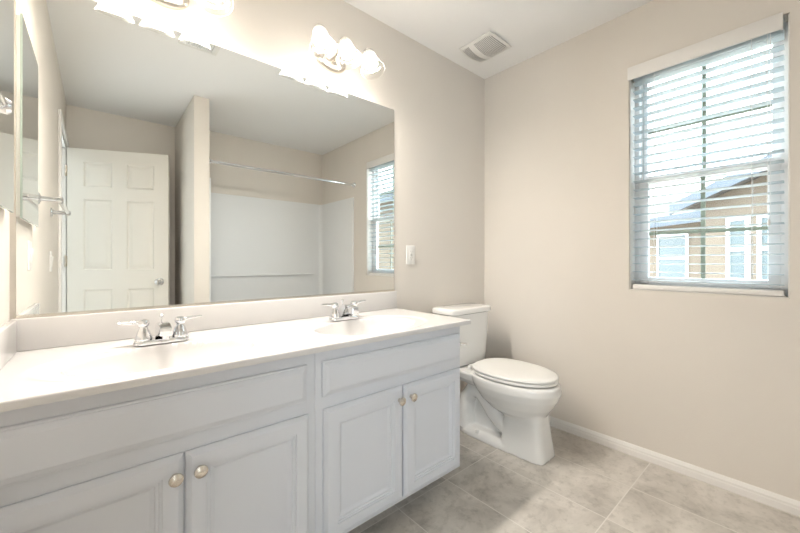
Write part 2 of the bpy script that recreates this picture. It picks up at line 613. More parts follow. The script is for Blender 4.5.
def sash(nm, x0, x1, z0, z1, w, zbar):
    y0, y1 = WY0 + fw, WY1 - fw
    bb = new()
    box(bb, x0, x1, y0, y0 + w, z0, z1, 0.003)
    box(bb, x0, x1, y1 - w, y1, z0, z1, 0.003)
    box(bb, x0, x1, y0 + w, y1 - w, z0, z0 + w, 0.003)
    box(bb, x0, x1, y0 + w, y1 - w, z1 - w, z1, 0.003)
    s = obj(nm, bb, M['vinyl'], win)
    xm = (x0 + x1) / 2
    bb = new(); box(bb, xm - 0.003, xm + 0.003, y0 + w, y1 - w, z0 + w, z1 - w)
    obj('pane', bb, M['pane'], s)
    ym = (y0 + y1) / 2
    bb = new()
    box(bb, xm + 0.004, xm + 0.012, ym - 0.009, ym + 0.009, z0 + w, z1 - w)
    box(bb, xm + 0.0045, xm + 0.0115, y0 + w, y1 - w, zbar - 0.009, zbar + 0.009)
    g = obj('grid_bar', bb, M['muntin'], s); g['label'] = 'dark olive window grid'
sash('upper_sash', xa + 0.034, xb - 0.004, ZM - 0.02, WZ1 - fw, 0.028, 1.785)
sash('lower_sash', xa + 0.002, xa + 0.032, WZ0 + fw, ZM + 0.025, 0.040, 1.215)

# ================================================================== VANITY
def panel_ring(x0, x1, z0, z1, y, a): return [(x0 + a, y, z0 + a), (x1 - a, y, z0 + a), (x1 - a, y, z1 - a), (x0 + a, y, z1 - a)]
def panel_door(x0, x1, z0, z1, yb, flat=False):
    """mitred profile; yb = back plane (faces -y)"""
    if flat:
        prof = [(0, 0), (0, 0.007), (0.002, 0.0095), (0.006, 0.0100), (0.007, 0.0125), (0.020, 0.0190), (0.023, 0.0195)]
    else:
        prof = [(0, 0), (0, 0.007), (0.002, 0.0095), (0.0125, 0.0190), (0.0155, 0.0195), (0.046, 0.0195), (0.0475, 0.0160), (0.052, 0.0155), (0.0535, 0.0120), (0.060, 0.0112), (0.0615, 0.0078), (0.069, 0.0030), (0.071, 0.0022)]
    bb = new()
    loft(bb, [panel_ring(x0, x1, z0, z1, yb - d, a) for a, d in prof], True, True)
    return bb

def knob(x, z, parent):
    bb = new()
    lathe(bb, [(0.0, 0), (0.008, 0), (0.007, 0.004), (0.0055, 0.010), (0.0075, 0.013), (0.0145, 0.016), (0.0165, 0.020), (0.0155, 0.024), (0.009, 0.0275), (0.0, 0.0285)], 28,
          Matrix.Translation((x, VF - 0.019, z)) @ Matrix.Rotation(PI / 2, 4, 'X'))
    o = obj('knob', bb, M['nickel'], parent)
    o['label'] = 'brushed nickel knob'
    return o

def vanity_unit(x0, x1, fx0, fx1, doors, label):
    t = thing('vanity_cabinet', label, 'cabinet', ((x0 + x1) / 2, VF, 0), group='grey vanity base cabinets')
    bb = new()
    ztop = CZ - 0.0205
    box(bb, x0, x1, VF, VF + 0.019, 0.10, ztop, 0.0012)
    box(bb, x0, x0 + 0.016, VF + 0.019, YW - 0.003, 0.10, ztop)
    box(bb, x1 - 0.016, x1, VF + 0.019, YW - 0.003, 0.10, ztop)
    box(bb, x0 + 0.016, x1 - 0.016, VF + 0.019, YW - 0.003, 0.10, 0.116)
    box(bb, x0, x0 + 0.016, VF + 0.130, YW - 0.003, 0.0, 0.10)
    box(bb, x1 - 0.016, x1, VF + 0.130, YW - 0.003, 0.0, 0.10)
    obj('body', bb, M['cabinet'], t)
    bb = new(); box(bb, x0 + 0.016, x1 - 0.016, VF + 0.130, VF + 0.145, 0.0, 0.0995)
    obj('toe_kick', bb, M['toe'], t)
    obj('drawer_front', panel_door(fx0, fx1, 0.608, 0.728, VF - 0.0003, True), M['cabinet'], t, 12)
    for (a, c, kx) in doors:
        d = obj('door', panel_door(a, c, 0.118, 0.566, VF - 0.0003), M['cabinet'], t, 12)
        knob(kx, 0.518, d)
    return t
vanity_unit(XL + 0.002, 0.5445, -0.179, 0.513, [(-0.179, 0.169, 0.149), (0.174, 0.519, 0.204)],
            'grey two-door vanity cabinet against the left wall, nearest the camera')
vanity_unit(0.5455, 1.283, 0.568, 1.272, [(0.572, 0.919, 0.894), (0.925, 1.272, 0.955)],
            'grey two-door vanity cabinet next to the toilet')

# countertop with two moulded oval basins
BAS = ((0.170, 1.278), (0.897, 1.278))
def top_z(x, y):
    z = CZ
    for cx, cy in BAS:
        r = math.hypot((x - cx) / 0.240, (y - cy) / 0.160)
        if r < 1.0:
            z = CZ - 0.125 * (1 - r ** 2.2) ** 0.75 - 0.004
        if r < 1.30:
            # shallow moulded step around each bowl
            s = min(1, max(0, (1.30 - r) / 0.10))
            z = min(z, CZ - 0.004 * s * s * (3 - 2 * s))
    return z
ctop = thing('vanity_countertop', 'white moulded double-basin countertop on the grey cabinets', 'countertop', (0.567, 1.336, CZ))
b = new()
x0, x1, y0, y1 = XL + 0.001, 1.336, 1.054, YW - 0.001
nx, ny = 280, 110
def lin(a, c, n): return [a + (c - a) * i / n for i in range(n + 1)]
gx = lin(x0, x1 - 0.006, nx - 3) + [x1 - 0.004, x1 - 0.0015, x1]
gy = [y0, y0 + 0.0015, y0 + 0.004] + lin(y0 + 0.007, y1, ny - 3)
grid = []
for j, y in enumerate(gy):
    row = []
    for i, x in enumerate(gx):
        z = top_z(x, y)
        e = min(x1 - x, y - y0)
        if e < 0.005: z -= 0.005 - math.sqrt(max(0, 0.005 ** 2 - (0.005 - e) ** 2))
        row.append(b.verts.new((x, y, z)))
    grid.append(row)
for j in range(len(gy) - 1):
    for i in range(len(gx) - 1):
        b.faces.new((grid[j][i], grid[j][i + 1], grid[j + 1][i + 1], grid[j + 1][i]))
low = [b.verts.new((v.co.x, v.co.y, CZ - 0.020)) for v in grid[0]]
for i in range(len(gx) - 1): b.faces.new((low[i], low[i + 1], grid[0][i + 1], grid[0][i]))
lowr = [low[-1]] + [b.verts.new((r[-1].co.x, r[-1].co.y, CZ - 0.020)) for r in grid[1:]]
for j in range(len(gy) - 1): b.faces.new((lowr[j], lowr[j + 1], grid[j + 1][-1], grid[j][-1]))
# underside lip in front of and beside the cabinets
box(b, x0, x1 - 0.001, y0 + 0.001, VF + 0.015, CZ - 0.0198, CZ - 0.010)
box(b, 1.27, x1 - 0.001, VF, y1, CZ - 0.0198, CZ - 0.010)
obj('basin_top', b, M['marble'], ctop, 50)
b = new(); box(b, XL + 0.001, 1.333, YW - 0.021, YW - 0.001, CZ + 0.0003, 0.886, 0.004, 3)
obj('backsplash', b, M['marble'], ctop)
b = new(); box(b, XL + 0.001, XL + 0.019, 1.075, YW - 0.0215, CZ + 0.0003, 0.886, 0.004, 3)
obj('sidesplash', b, M['marble'], ctop)
for cx, cy in BAS:
    bb = new()
    zb = CZ - 0.129
    lathe(bb, [(0.0, 0.004), (0.010, 0.004), (0.012, 0.001), (0.016, 0.001), (0.022, 0.003), (0.024, 0.001), (0.024, -0.004)], 28, Matrix.Translation((cx, cy, zb + 0.002)))
    o = obj('drain', bb, M['chrome'], ctop); o['label'] = 'chrome drain ring'

def faucet(cx, label):
    cy = YW - 0.149
    z = CZ + 0.0004
    t = thing('sink_faucet', label, 'faucet', (cx, cy, z), group='chrome centerset faucets')
    bb = new()
    # base plate: stadium outline
    rings = []
    for (s, h) in ((1.0, 0), (1.0, 0.008), (0.96, 0.012), (0.90, 0.014)):
        r = []
        for i in range(40):
            a = 2 * PI * i / 40
            ox = 0.052 if math.cos(a) > 0 else -0.052
            r.append((cx + (ox + 0.028 * math.cos(a)) * (0.5 + 0.5 * s), cy + 0.027 * math.sin(a) * s, z + h))
        rings.append(r)
    loft(bb, rings)
    # wedge spout, rising and reaching over the bowl
    def sec(y, zc, w, h): return [(cx - w, y, zc - h), (cx + w, y, zc - h), (cx + w * 0.82, y, zc + h), (cx - w * 0.82, y, zc + h)]
    sp = new()
    loft(sp, [sec(cy + 0.024, z + 0.026, 0.019, 0.024), sec(cy + 0.010, z + 0.034, 0.021, 0.032), sec(cy - 0.025, z + 0.048, 0.0205, 0.024),
              sec(cy - 0.070, z + 0.052, 0.0195, 0.017), sec(cy - 0.098, z + 0.049, 0.0185, 0.014)])
    bmesh.ops.bevel(sp, geom=list(sp.edges), offset=0.003, segments=2, affect='EDGES')
    merge(bb, sp)
    lathe(bb, [(0.0, 0.0), (0.010, 0.0), (0.010, 0.010), (0.0, 0.010)], 20, Matrix.Translation((cx, cy - 0.082, z + 0.026)))
    obj('spout', bb, M['chrome'], t, 30)
    for s in (-1, 1):
        hx = cx + s * 0.052
        hb = new()
        lathe(hb, [(0.0, 0.014), (0.024, 0.014), (0.0245, 0.020), (0.021, 0.032), (0.016, 0.046), (0.013, 0.052), (0.012, 0.058), (0.016, 0.062), (0.0175, 0.070), (0.015, 0.078), (0.008, 0.082), (0.0, 0.083)], 28, Matrix.Translation((hx, cy, z)))
        pts = bez((hx + s * 0.006, cy, z + 0.070), (hx + s * 0.03, cy + 0.001, z + 0.076), (hx + s * 0.045, cy + 0.003, z + 0.076), (hx + s * 0.068, cy + 0.004, z + 0.077), 10)
        lv = new()
        rings = []
        for i, p in enumerate(pts):
            k = i / 10
            w = 0.0095 - 0.002 * math.sin(k * PI) + 0.001 * k
            h = 0.0075 * (1 - k) + 0.0032 * k
            rings.append([(p.x, p.y + w * math.cos(2 * PI * q / 14), p.z + h * math.sin(2 * PI * q / 14)) for q in range(14)])
        loft(lv, rings)
        merge(hb, lv)
        obj('handle', hb, M['chrome'], t, 40)
    lr = new()
    tube(lr, [(cx, cy + 0.020, z + 0.014), (cx, cy + 0.020, z + 0.082)], 0.0022)
    lathe(lr, [(0.0, 0), (0.004, 0.0), (0.0062, 0.004), (0.0062, 0.010), (0.003, 0.014), (0.0, 0.015)], 16, Matrix.Translation((cx, cy + 0.020, z + 0.080)))
    obj('lift_rod', lr, M['chrome'], t)
    return t
faucet(BAS[0][0], 'chrome two-handle faucet at the basin nearer the left wall')
faucet(BAS[1][0], 'chrome two-handle faucet at the basin nearer the toilet')

# ================================================================== MIRROR
mir = thing('vanity_mirror', 'large frameless wall mirror above the white countertop', 'mirror', (0.567, YW, 0.889))
b = new(); box(b, XL + 0.014, 1.322, YW - 0.006, YW - 0.001, 0.8905, 1.956)
bmesh.ops.recalc_face_normals(b, faces=b.faces)
for f in b.faces: f.material_index = 0 if f.normal.y < -0.9 else 1
obj('mirror_glass', b, None, mir, mats=[M['mirror'], M['glass_edge']])
b = new()
box(b, XL + 0.014, 1.322, YW - 0.0095, YW - 0.0005, 0.8866, 0.8902)
box(b, XL + 0.014, 1.322, YW - 0.0095, YW - 0.0068, 0.8902, 0.8955)
o = obj('bottom_channel', b, M['nickel'], mir); o['label'] = 'thin metal channel along the lower edge'

# medicine cabinet
med = thing('medicine_cabinet', 'white medicine cabinet with tall mirrored door on the left wall', 'cabinet', (XL, 1.31, 1.20))
b = new(); box(b, XL + 0.0005, XL + 0.013, 1.122, 1.529, 1.212, 1.868, 0.001)
obj('body', b, M['plastic'], med)
b = new(); box(b, XL + 0.0135, XL + 0.019, 1.118, 1.533, 1.206, 1.874)
bmesh.ops.recalc_face_normals(b, faces=b.faces)
for f in b.faces: f.material_index = 0 if f.normal.x > 0.9 else 1
o = obj('mirror_door', b, None, med, mats=[M['mirror'], M['glass_edge']]); o['label'] = 'mirrored door'

# towel bar
tb = thing('towel_bar', 'chrome towel bar on the left wall beside the medicine cabinet', 'towel bar', (XL, 0.65, 1.345))
for y in (0.955, 0.345):
    bb = new()
    lathe(bb, [(0.0, 0.0005), (0.027, 0.0005), (0.028, 0.004), (0.024, 0.009), (0.012, 0.013), (0.010, 0.030), (0.010, 0.062), (0.014, 0.066), (0.015, 0.080), (0.010, 0.086), (0.0, 0.087)], 28,
          Matrix.Translation((XL, y, 1.345)) @ Matrix.Rotation(PI / 2, 4, 'Y'))
    obj('post', bb, M['chrome'], tb)
bb = new(); tube(bb, [(XL + 0.073, 0.346, 1.345), (XL + 0.073, 0.954, 1.345)], 0.0095, 16)
obj('bar', bb, M['chrome'], tb)

# ------------------------------------------------------------------ wall plates
def wall_plate(name, label, cat, mat4, kind):
    """local frame: x across, z up, -y out of the wall"""
    t = thing(name, label, cat, mat4.translation, group=None)
    t.rotation_euler = mat4.to_euler()
    bb = new()
    rings = []
    for a, d in ((0, 0.0004), (0, 0.003), (0.002, 0.0052), (0.005, 0.006)):
        rings.append([(-0.036 + a, -d, -0.058 + a), (0.036 - a, -d, -0.058 + a), (0.036 - a, -d, 0.058 - a), (-0.036 + a, -d, 0.058 - a)])
    loft(bb, rings)
    obj('plate', xf(bb, wmat(t)), M['plastic'], t, 25)
    if kind == 'rocker':
        bb = new(); box(bb, -0.0165, 0.0165, -0.0085, -0.0062, -0.033, 0.033, 0.001)
        r = new(); box(r, -0.0145, 0.0145, -0.0115, -0.007, -0.030, 0.030, 0.0012, rot=Matrix.Rotation(math.radians(5), 4, 'X'))
        merge(bb, r)
        obj('rocker', xf(bb, wmat(t)), M['plastic'], t)
    else:
        bb = new(); box(bb, -0.0165, 0.0165, -0.0085, -0.0062, -0.033, 0.033, 0.001)
        r = obj('receptacle', xf(bb, wmat(t)), M['plastic'], t)
        bb = new()
        for zc in (0.019, -0.019):
            box(bb, -0.0075, -0.0055, -0.0090, -0.0085, zc - 0.001, zc + 0.0075)
            box(bb, 0.0055, 0.0075, -0.0090, -0.0085, zc - 0.001, zc + 0.0065)
            lathe(bb, [(0, 0), (0.0024, 0), (0.0024, 0.0005), (0, 0.0005)], 12, Matrix.Translation((0, -0.0085, zc - 0.007)) @ Matrix.Rotation(PI / 2, 4, 'X'))
        box(bb, -0.007, 0.007, -0.0095, -0.0085, 0.0012, 0.0045)
        box(bb, -0.007, 0.007, -0.0095, -0.0085, -0.0045, -0.0012)
        s = obj('outlet_slots', xf(bb, wmat(t)), M['grille'], r); s['label'] = 'dark slots and test buttons'
    return t
wall_plate('wall_outlet', 'white outlet plate just past the end of the long mirror', 'outlet', Matrix.Translation((1.457, YW, 1.10)), 'gfci')
RL = Matrix.Rotation(PI / 2, 4, 'Z')     # local -y -> world +x
wall_plate('light_switch', 'white rocker switch plate on left wall under the medicine cabinet', 'switch', Matrix.Translation((XL, 1.205, 1.085)) @ RL, 'rocker')
wall_plate('light_switch', 'white rocker switch plate on left wall beside the doorway casing', 'switch', Matrix.Translation((XL, 0.36, 1.06)) @ RL, 'rocker')

# ================================================================== VANITY LIGHTS
def vanity_light(cx, label):
    zc = 2.088
    t = thing('vanity_light', label, 'light fixture', (cx, YW, zc), group='three-shade vanity lights')
    bb = new()
    rings = []
    for s, d in ((1.0, 0.0005), (1.0, 0.008), (0.92, 0.016), (0.75, 0.022), (0.45, 0.026)):
        rings.append([(cx + 0.085 * s * math.cos(2 * PI * i / 40), YW - d, zc + 0.055 * s * math.sin(2 * PI * i / 40)) for i in range(40)])
    loft(bb, rings)
    obj('backplate', bb, M['nickel'], t)
    DX = 0.137
    bb = new()
    # scrolled crossbar
    pts = []
    for i in range(41):
        u = -1 + 2 * i / 40
        pts.append((cx + u * DX, YW - 0.130, zc + 0.018 + 0.030 * math.cos(u * 2 * PI) * (1 if abs(u) < 0.98 else 1)))
    tube(bb, pts, 0.0055, 12)
    tube(bb, bez((cx, YW - 0.024, zc - 0.005), (cx, YW - 0.08, zc - 0.02), (cx, YW - 0.124, zc + 0.02), (cx, YW - 0.130, zc + 0.048), 10), 0.006, 12)
    for s in (-1, 1):
        tube(bb, bez((cx + s * 0.045, YW - 0.022, zc), (cx + s * 0.06, YW - 0.09, zc - 0.01), (cx + s * 0.078, YW - 0.12, zc - 0.03), (cx + s * 0.0685, YW - 0.130, zc - 0.012), 8), 0.005, 12)
    obj('arm', bb, M['nickel'], t)
    ax = Vector((0, -0.40, -1)).normalized()
    for s in (-1, 0, 1):
        top = Vector((cx + s * DX, YW - 0.134, zc + 0.048))
        A = axis_to(top, ax)
        bb = new()
        lathe(bb, [(0.0, -0.010), (0.008, -0.009), (0.012, -0.004), (0.020, 0.0), (0.022, 0.006), (0.022, 0.030), (0.018, 0.032), (0.0, 0.032)], 24, A)
        obj('socket', bb, M['nickel'], t)
        bb = new()
        prof = [(0.0235, 0.006), (0.028, 0.012), (0.034, 0.030), (0.038, 0.055), (0.043, 0.080), (0.051, 0.102), (0.060, 0.119), (0.0615, 0.122), (0.060, 0.1235), (0.049, 0.106), (0.041, 0.082), (0.036, 0.055), (0.032, 0.030), (0.026, 0.014), (0.0225, 0.008)]
        lathe(bb, prof, 40, A)
        obj('glass_shade', bb, M['shade'], t, 60)
        # reflector bulb: frosted neck, light leaves by the shallow front face
        bb = new()
        lathe(bb, [(0.010, 0.033), (0.013, 0.035), (0.015, 0.042), (0.021, 0.054), (0.028, 0.068), (0.0315, 0.080), (0.0318, 0.086)], 28, A, True, False)
        o = obj('light_bulb', bb, M['bulb_neck'], t); o['label'] = 'white reflector bulb'
        bb = new()
        lathe(bb, [(0.0318, 0.0862), (0.0305, 0.0875), (0.024, 0.0890), (0.012, 0.0900), (0.0, 0.0903)], 28, A, False, False)
        g = obj('bulb_face', bb, M['bulb'], o); g['label'] = 'glowing bulb face'
    return t
vanity_light(0.190, 'lit three-shade vanity light above the basin nearer the left wall')
vanity_light(0.905, 'lit three-shade vanity light above the basin nearer the toilet')

# ================================================================== CEILING FITTINGS
fan = thing('exhaust_fan', 'white exhaust fan cover on the ceiling near the corner', 'exhaust fan', (1.88, 1.375, H))
FX, FY, FS = 1.883, 1.372, 0.118
def fan_z(x, y):     # gently domed cover
    u, v = (x - FX) / FS, (y - FY) / FS
    return H - 0.006 - 0.030 * (1 - min(1, u * u)) * (1 - 0.8 * min(1, v * v))
def dome(x0, x1, y0, y1, lift, n=14, thick=0.006):
    bb = new()
    def bulge(x, y): return FY + (y - FY) * (1 + 0.10 * (1 - ((x - FX) / FS) ** 2))
    top = [[bb.verts.new((x0 + (x1 - x0) * i / n, bulge(x0 + (x1 - x0) * i / n, y0 + (y1 - y0) * j / n), fan_z(x0 + (x1 - x0) * i / n, y0 + (y1 - y0) * j / n) - lift)) for i in range(n + 1)] for j in range(n + 1)]
    bot = [[bb.verts.new((v.co.x, v.co.y, v.co.z + thick)) for v in r] for r in top]
    for j in range(n):
        for i in range(n):
            bb.faces.new((top[j][i], top[j][i + 1], top[j + 1][i + 1], top[j + 1][i]))
            bb.faces.new((bot[j][i], bot[j + 1][i], bot[j + 1][i + 1], bot[j][i + 1]))
    for k in range(n):
        for a, c, r in ((top[0][k], top[0][k + 1], (bot[0][k + 1], bot[0][k])), (top[n][k + 1], top[n][k], (bot[n][k], bot[n][k + 1])),
                        (top[k + 1][0], top[k][0], (bot[k][0], bot[k + 1][0])), (top[k][n], top[k + 1][n], (bot[k + 1][n], bot[k][n]))):
            bb.faces.new((a, c) + r)
    return bb
b = new()
box(b, FX - FS + 0.004, FX + FS - 0.004, FY - FS + 0.004, FY + FS - 0.004, H - 0.010, H - 0.0005)
obj('housing', b, M['plastic'], fan)
b = dome(FX - FS + 0.012, FX + FS - 0.012, FY - FS + 0.012, FY + FS - 0.012, -0.003)
o = obj('grille_mesh', b, M['grille'], fan); o['label'] = 'grey louvered intake'
b = new()
for args in ((FX - FS, FX + FS, FY - FS, FY - FS + 0.014), (FX - FS, FX + FS, FY + FS - 0.014, FY + FS), (FX - FS, FX - FS + 0.016, FY - FS + 0.014, FY + FS - 0.014),
             (FX + FS - 0.016, FX + FS, FY - FS + 0.014, FY + FS - 0.014), (FX - FS + 0.012, FX + FS - 0.012, FY + 0.012, FY + 0.052)):
    merge(b, dome(*args, 0.003))
for i in range(22):
    y = FY - FS + 0.022 + i * 0.0092
    merge(b, dome(FX - FS + 0.014, FX + FS - 0.014, y, y + 0.0035, 0.0008, 10, 0.003))
obj('cover', b, M['plastic'], fan, 30)

reg = thing('air_register', 'white air supply register on the ceiling, glimpsed in the mirror top', 'air vent', (0.48, 0.67, H))
b = new()
rx0, rx1, ry0, ry1 = 0.385, 0.600, 0.615, 0.755
for (a, c, d, e) in ((rx0, rx1, ry0, ry0 + 0.022), (rx0, rx1, ry1 - 0.022, ry1), (rx0, rx0 + 0.022, ry0 + 0.022, ry1 - 0.022), (rx1 - 0.022, rx1, ry0 + 0.022, ry1 - 0.022)):
    box(b, a, c, d, e, H - 0.008, H - 0.0005, 0.002)
obj('frame', b, M['plastic'], reg)
b = new(); box(b, rx0 + 0.02, rx1 - 0.02, ry0 + 0.02, ry1 - 0.02, H - 0.0025, H - 0.0006)
obj('duct_backing', b, M['grille'], reg)
b = new()
for i in range(12):
    x = rx0 + 0.028 + i * 0.0145
    box(b, -0.0055, 0.0055, ry0 + 0.021, ry1 - 0.021, -0.0006, 0.0006, rot=Matrix.Translation((x, 0, H - 0.0065)) @ Matrix.Rotation(math.radians(35), 4, 'Y'))
obj('louver', b, M['plastic'], reg)

# ================================================================== TOILET
TX = 1.810
toi = thing('toilet', 'white two-piece toilet with closed lid next to the vanity', 'toilet', (TX, YW - 0.35, 0))
def P(f, s, z): return (TX + s, YW - f, z)
def egg(fr, ft, hw, z, n=56, p_back=2.6, split=0.45):
    """plan outline: blunt at the rear fr, pointed ellipse at the front ft"""
    fc = fr + (ft - fr) * split
    r = []
    for i in range(n):
        a = 2 * PI * i / n
        c, s = math.cos(a), math.sin(a)
        if c >= 0:
            f = fc + (ft - fc) * c; w = hw * s
        else:
            e = 2 / p_back
            f = fc - (fc - fr) * abs(c) ** e; w = hw * (abs(s) ** e) * (1 if s >= 0 else -1)
        r.append(P(f, w, z))
    return r
def rbox(fr, ft, hw, z, n=56, p=5.0, hwf=None):
    """super-ellipse outline; hwf = half width at the front"""
    r = []
    fc = (fr + ft) / 2
    for i in range(n):
        a = 2 * PI * i / n
        c, s = math.cos(a), math.sin(a)
        e = 2 / p
        f = fc + (ft - fr) / 2 * abs(c) ** e * (1 if c >= 0 else -1)
        k = (f - fr) / (ft - fr)
        h = hw + ((hwf if hwf is not None else hw) - hw) * k
        r.append(P(f, h * abs(s) ** e * (1 if s >= 0 else -1), z))
    return r

b = new()
# bowl body
loft(b, [egg(0.42, 0.66, 0.080, 0.195), egg(0.37, 0.690, 0.114, 0.225), egg(0.32, 0.723, 0.152, 0.270), egg(0.285, 0.752, 0.178, 0.320), egg(0.265, 0.766, 0.189, 0.358),
         egg(0.25, 0.764, 0.189, 0.385), egg(0.25, 0.758, 0.185, 0.398), egg(0.255, 0.748, 0.175, 0.403)])
# front pedestal column
loft(b, [rbox(0.455, 0.715, 0.105, 0.0, p=6, hwf=0.088), rbox(0.457, 0.713, 0.104, 0.02, p=6, hwf=0.086), rbox(0.465, 0.700, 0.095, 0.10, p=5.5, hwf=0.080), rbox(0.470, 0.690, 0.088, 0.18, p=5, hwf=0.076), rbox(0.45, 0.690, 0.092, 0.25, p=4, hwf=0.080)])
# foot flange
loft(b, [rbox(0.13, 0.60, 0.112, 0.0, p=3.2, hwf=0.105), rbox(0.13, 0.60, 0.112, 0.022, p=3.2, hwf=0.105), rbox(0.145, 0.60, 0.100, 0.040, p=3.2, hwf=0.094), rbox(0.155, 0.60, 0.085, 0.052, p=3.2, hwf=0.080)])
# trapway: rises behind the column, over and down to the floor
path = [(0.50, 0.110), (0.45, 0.125), (0.395, 0.170), (0.345, 0.230), (0.295, 0.270), (0.240, 0.262), (0.200, 0.205), (0.185, 0.120), (0.185, 0.03)]
for s in (-1, 1):
    tube(b, [P(f, s * 0.040, z) for f, z in path], [0.046, 0.048, 0.049, 0.050, 0.050, 0.050, 0.052, 0.056, 0.064], 24)
# web and tank deck
loft(b, [rbox(0.19, 0.50, 0.030, 0.03, p=4), rbox(0.19, 0.50, 0.030, 0.34, p=4)])
loft(b, [rbox(0.06, 0.36, 0.075, 0.315, p=4, hwf=0.12), rbox(0.04, 0.36, 0.115, 0.355, p=4, hwf=0.16), rbox(0.03, 0.36, 0.125, 0.390, p=4, hwf=0.17), rbox(0.035, 0.355, 0.120, 0.398, p=4, hwf=0.165)])
bmesh.ops.recalc_face_normals(b, faces=b.faces)
bowl = obj('bowl', b, M['porcelain'], toi)
md = bowl.modifiers.new('remesh', 'REMESH'); md.mode = 'VOXEL'; md.voxel_size = 0.005; md.use_smooth_shade = True
sm = bowl.modifiers.new('smooth', 'SMOOTH'); sm.factor = 0.5; sm.iterations = 5
bpy.context.view_layer.update()
dg = bpy.context.evaluated_depsgraph_get()
me = bpy.data.meshes.new_from_object(bowl.evaluated_get(dg))
bowl.modifiers.clear()
bowl.data = me
for p in me.polygons: p.use_smooth = True
# seat and lid
b = new()
loft(b, [egg(0.272, 0.742, 0.175, 0.4075), egg(0.270, 0.748, 0.181, 0.411), egg(0.270, 0.748, 0.181, 0.421), egg(0.274, 0.744, 0.177, 0.425)])
obj('seat', b, M['plastic'], toi, 50)
b = new()
loft(b, [egg(0.267, 0.744, 0.176, 0.4275), egg(0.263, 0.750, 0.182, 0.431), egg(0.263, 0.750, 0.182, 0.437), egg(0.269, 0.744, 0.176, 0.4425), egg(0.285, 0.72, 0.160, 0.4465), egg(0.34, 0.66, 0.105, 0.4495), egg(0.42, 0.56, 0.04, 0.4505)])
obj('lid', b, M['plastic'], toi, 50)
for s in (-1, 1):
    bb = new()
    tube(bb, [P(0.252, s * 0.075 - 0.02, 0.417), P(0.252, s * 0.075 + 0.02, 0.417)], 0.011, 16)
    box(bb, TX + s * 0.075 - 0.018, TX + s * 0.075 + 0.018, YW - 0.263, YW - 0.235, 0.3995, 0.412, 0.002)
    obj('hinge', bb, M['plastic'], toi)
# tank
b = new()
loft(b, [rbox(0.035, 0.190, 0.140, 0.402, p=5), rbox(0.028, 0.200, 0.165, 0.410, p=5), rbox(0.026, 0.205, 0.176, 0.46, p=5), rbox(0.022, 0.210, 0.188, 0.60, p=5), rbox(0.020, 0.212, 0.193, 0.727, p=5)])
obj('tank', b, M['porcelain'], toi, 50)
b = new()
loft(b, [rbox(0.016, 0.216, 0.196, 0.7285, p=6), rbox(0.010, 0.224, 0.204, 0.733, p=6), rbox(0.010, 0.224, 0.204, 0.755, p=6), rbox(0.014, 0.219, 0.199, 0.763, p=6), rbox(0.030, 0.200, 0.18, 0.767, p=6)])
obj('tank_lid', b, M['porcelain'], toi, 50)
b = new()
lathe(b, [(0.0, 0.0), (0.014, 0.0), (0.014, 0.006), (0.008, 0.010), (0.008, 0.020), (0.0, 0.020)], 20, Matrix.Translation(P(0.2095, -0.150, 0.560)) @ Matrix.Rotation(PI / 2, 4, 'X'))
tube(b, [P(0.226, -0.150, 0.560), P(0.230, -0.125, 0.556), P(0.231, -0.098, 0.548)], [0.006, 0.0065, 0.008], 12)
o = obj('flush_lever', b, M['chrome'], toi); o['label'] = 'chrome flush lever'
for s in (-1, 1):
    bb = new()
    lathe(bb, [(0.013, 0.0), (0.013, 0.010), (0.010, 0.018), (0.0, 0.021)], 20, Matrix.Translation(P(0.31, s * 0.098, 0.036)))
    obj('bolt_cap', bb, M['plastic'], toi)

# ================================================================== BLIND
bl = thing('window_blind', 'white horizontal slat blind hanging in the window, slats open', 'blind', (X1 + 0.037, (WY0 + WY1) / 2, WZ0))
BY0, BY1 = WY0 + 0.018, WY1 - 0.014
b = new()
box(b, X1 - 0.014, X1 - 0.004, WY0 + 0.020, WY1 + 0.004, 2.056, 2.126, 0.0025)
box(b, X1 - 0.004, X1 + 0.012, WY0 + 0.020, WY0 + 0.028, 2.060, 2.116)
box(b, X1 - 0.004, X1 + 0.012, WY1 - 0.010, WY1 - 0.002, 2.060, 2.116)
obj('valance', b, M['trim'], bl)
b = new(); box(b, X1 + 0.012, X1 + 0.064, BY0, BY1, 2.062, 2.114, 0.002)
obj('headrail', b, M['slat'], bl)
NS = 25
zt, zbm = 2.040, 0.958
slat_mesh = None
for i in range(NS):
    z = zt + (zbm - zt) * i / (NS - 1)
    if slat_mesh is None:
        bb = new()
        rings = []
        for y in (BY0, BY1):
            r = []
            for k in range(9):
                u = -1 + k / 4
                r.append((0.0245 * u, y, 0.0018 * (1 - u * u) + 0.0011))
            for k in range(8, -1, -1):
                u = -1 + k / 4
                r.append((0.0245 * u, y, 0.0018 * (1 - u * u) - 0.0011))
            rings.append(r)
        loft(bb, rings)
        xf(bb, Matrix.Translation((X1 + 0.038, 0, z)) @ Matrix.Rotation(math.radians(4), 4, 'Y'))
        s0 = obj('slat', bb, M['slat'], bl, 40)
        slat_mesh = s0
    else:
        s = slat_mesh.copy()
        s.location = (0, 0, z - zt)
        s.parent = bl
        C.collection.objects.link(s)
b = new(); box(b, X1 + 0.013, X1 + 0.063, BY0, BY1, WZ0 + 0.006, WZ0 + 0.030, 0.003)
obj('bottom_rail', b, M['trim'], bl)
for y in (BY0 + 0.10, BY1 - 0.10):
    bb = new()
    for x in (X1 + 0.0118, X1 + 0.0642):
        tube(bb, [(x, y, WZ0 + 0.028), (x, y, 2.066)], 0.0009, 6)
    obj('ladder_cord', bb, M['cord'], bl)
b = new()
tube(b, [(X1 + 0.004, BY1 - 0.055, 2.055), (X1 + 0.003, BY1 - 0.055, 1.50)], 0.0035, 8)
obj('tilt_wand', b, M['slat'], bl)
b = new()
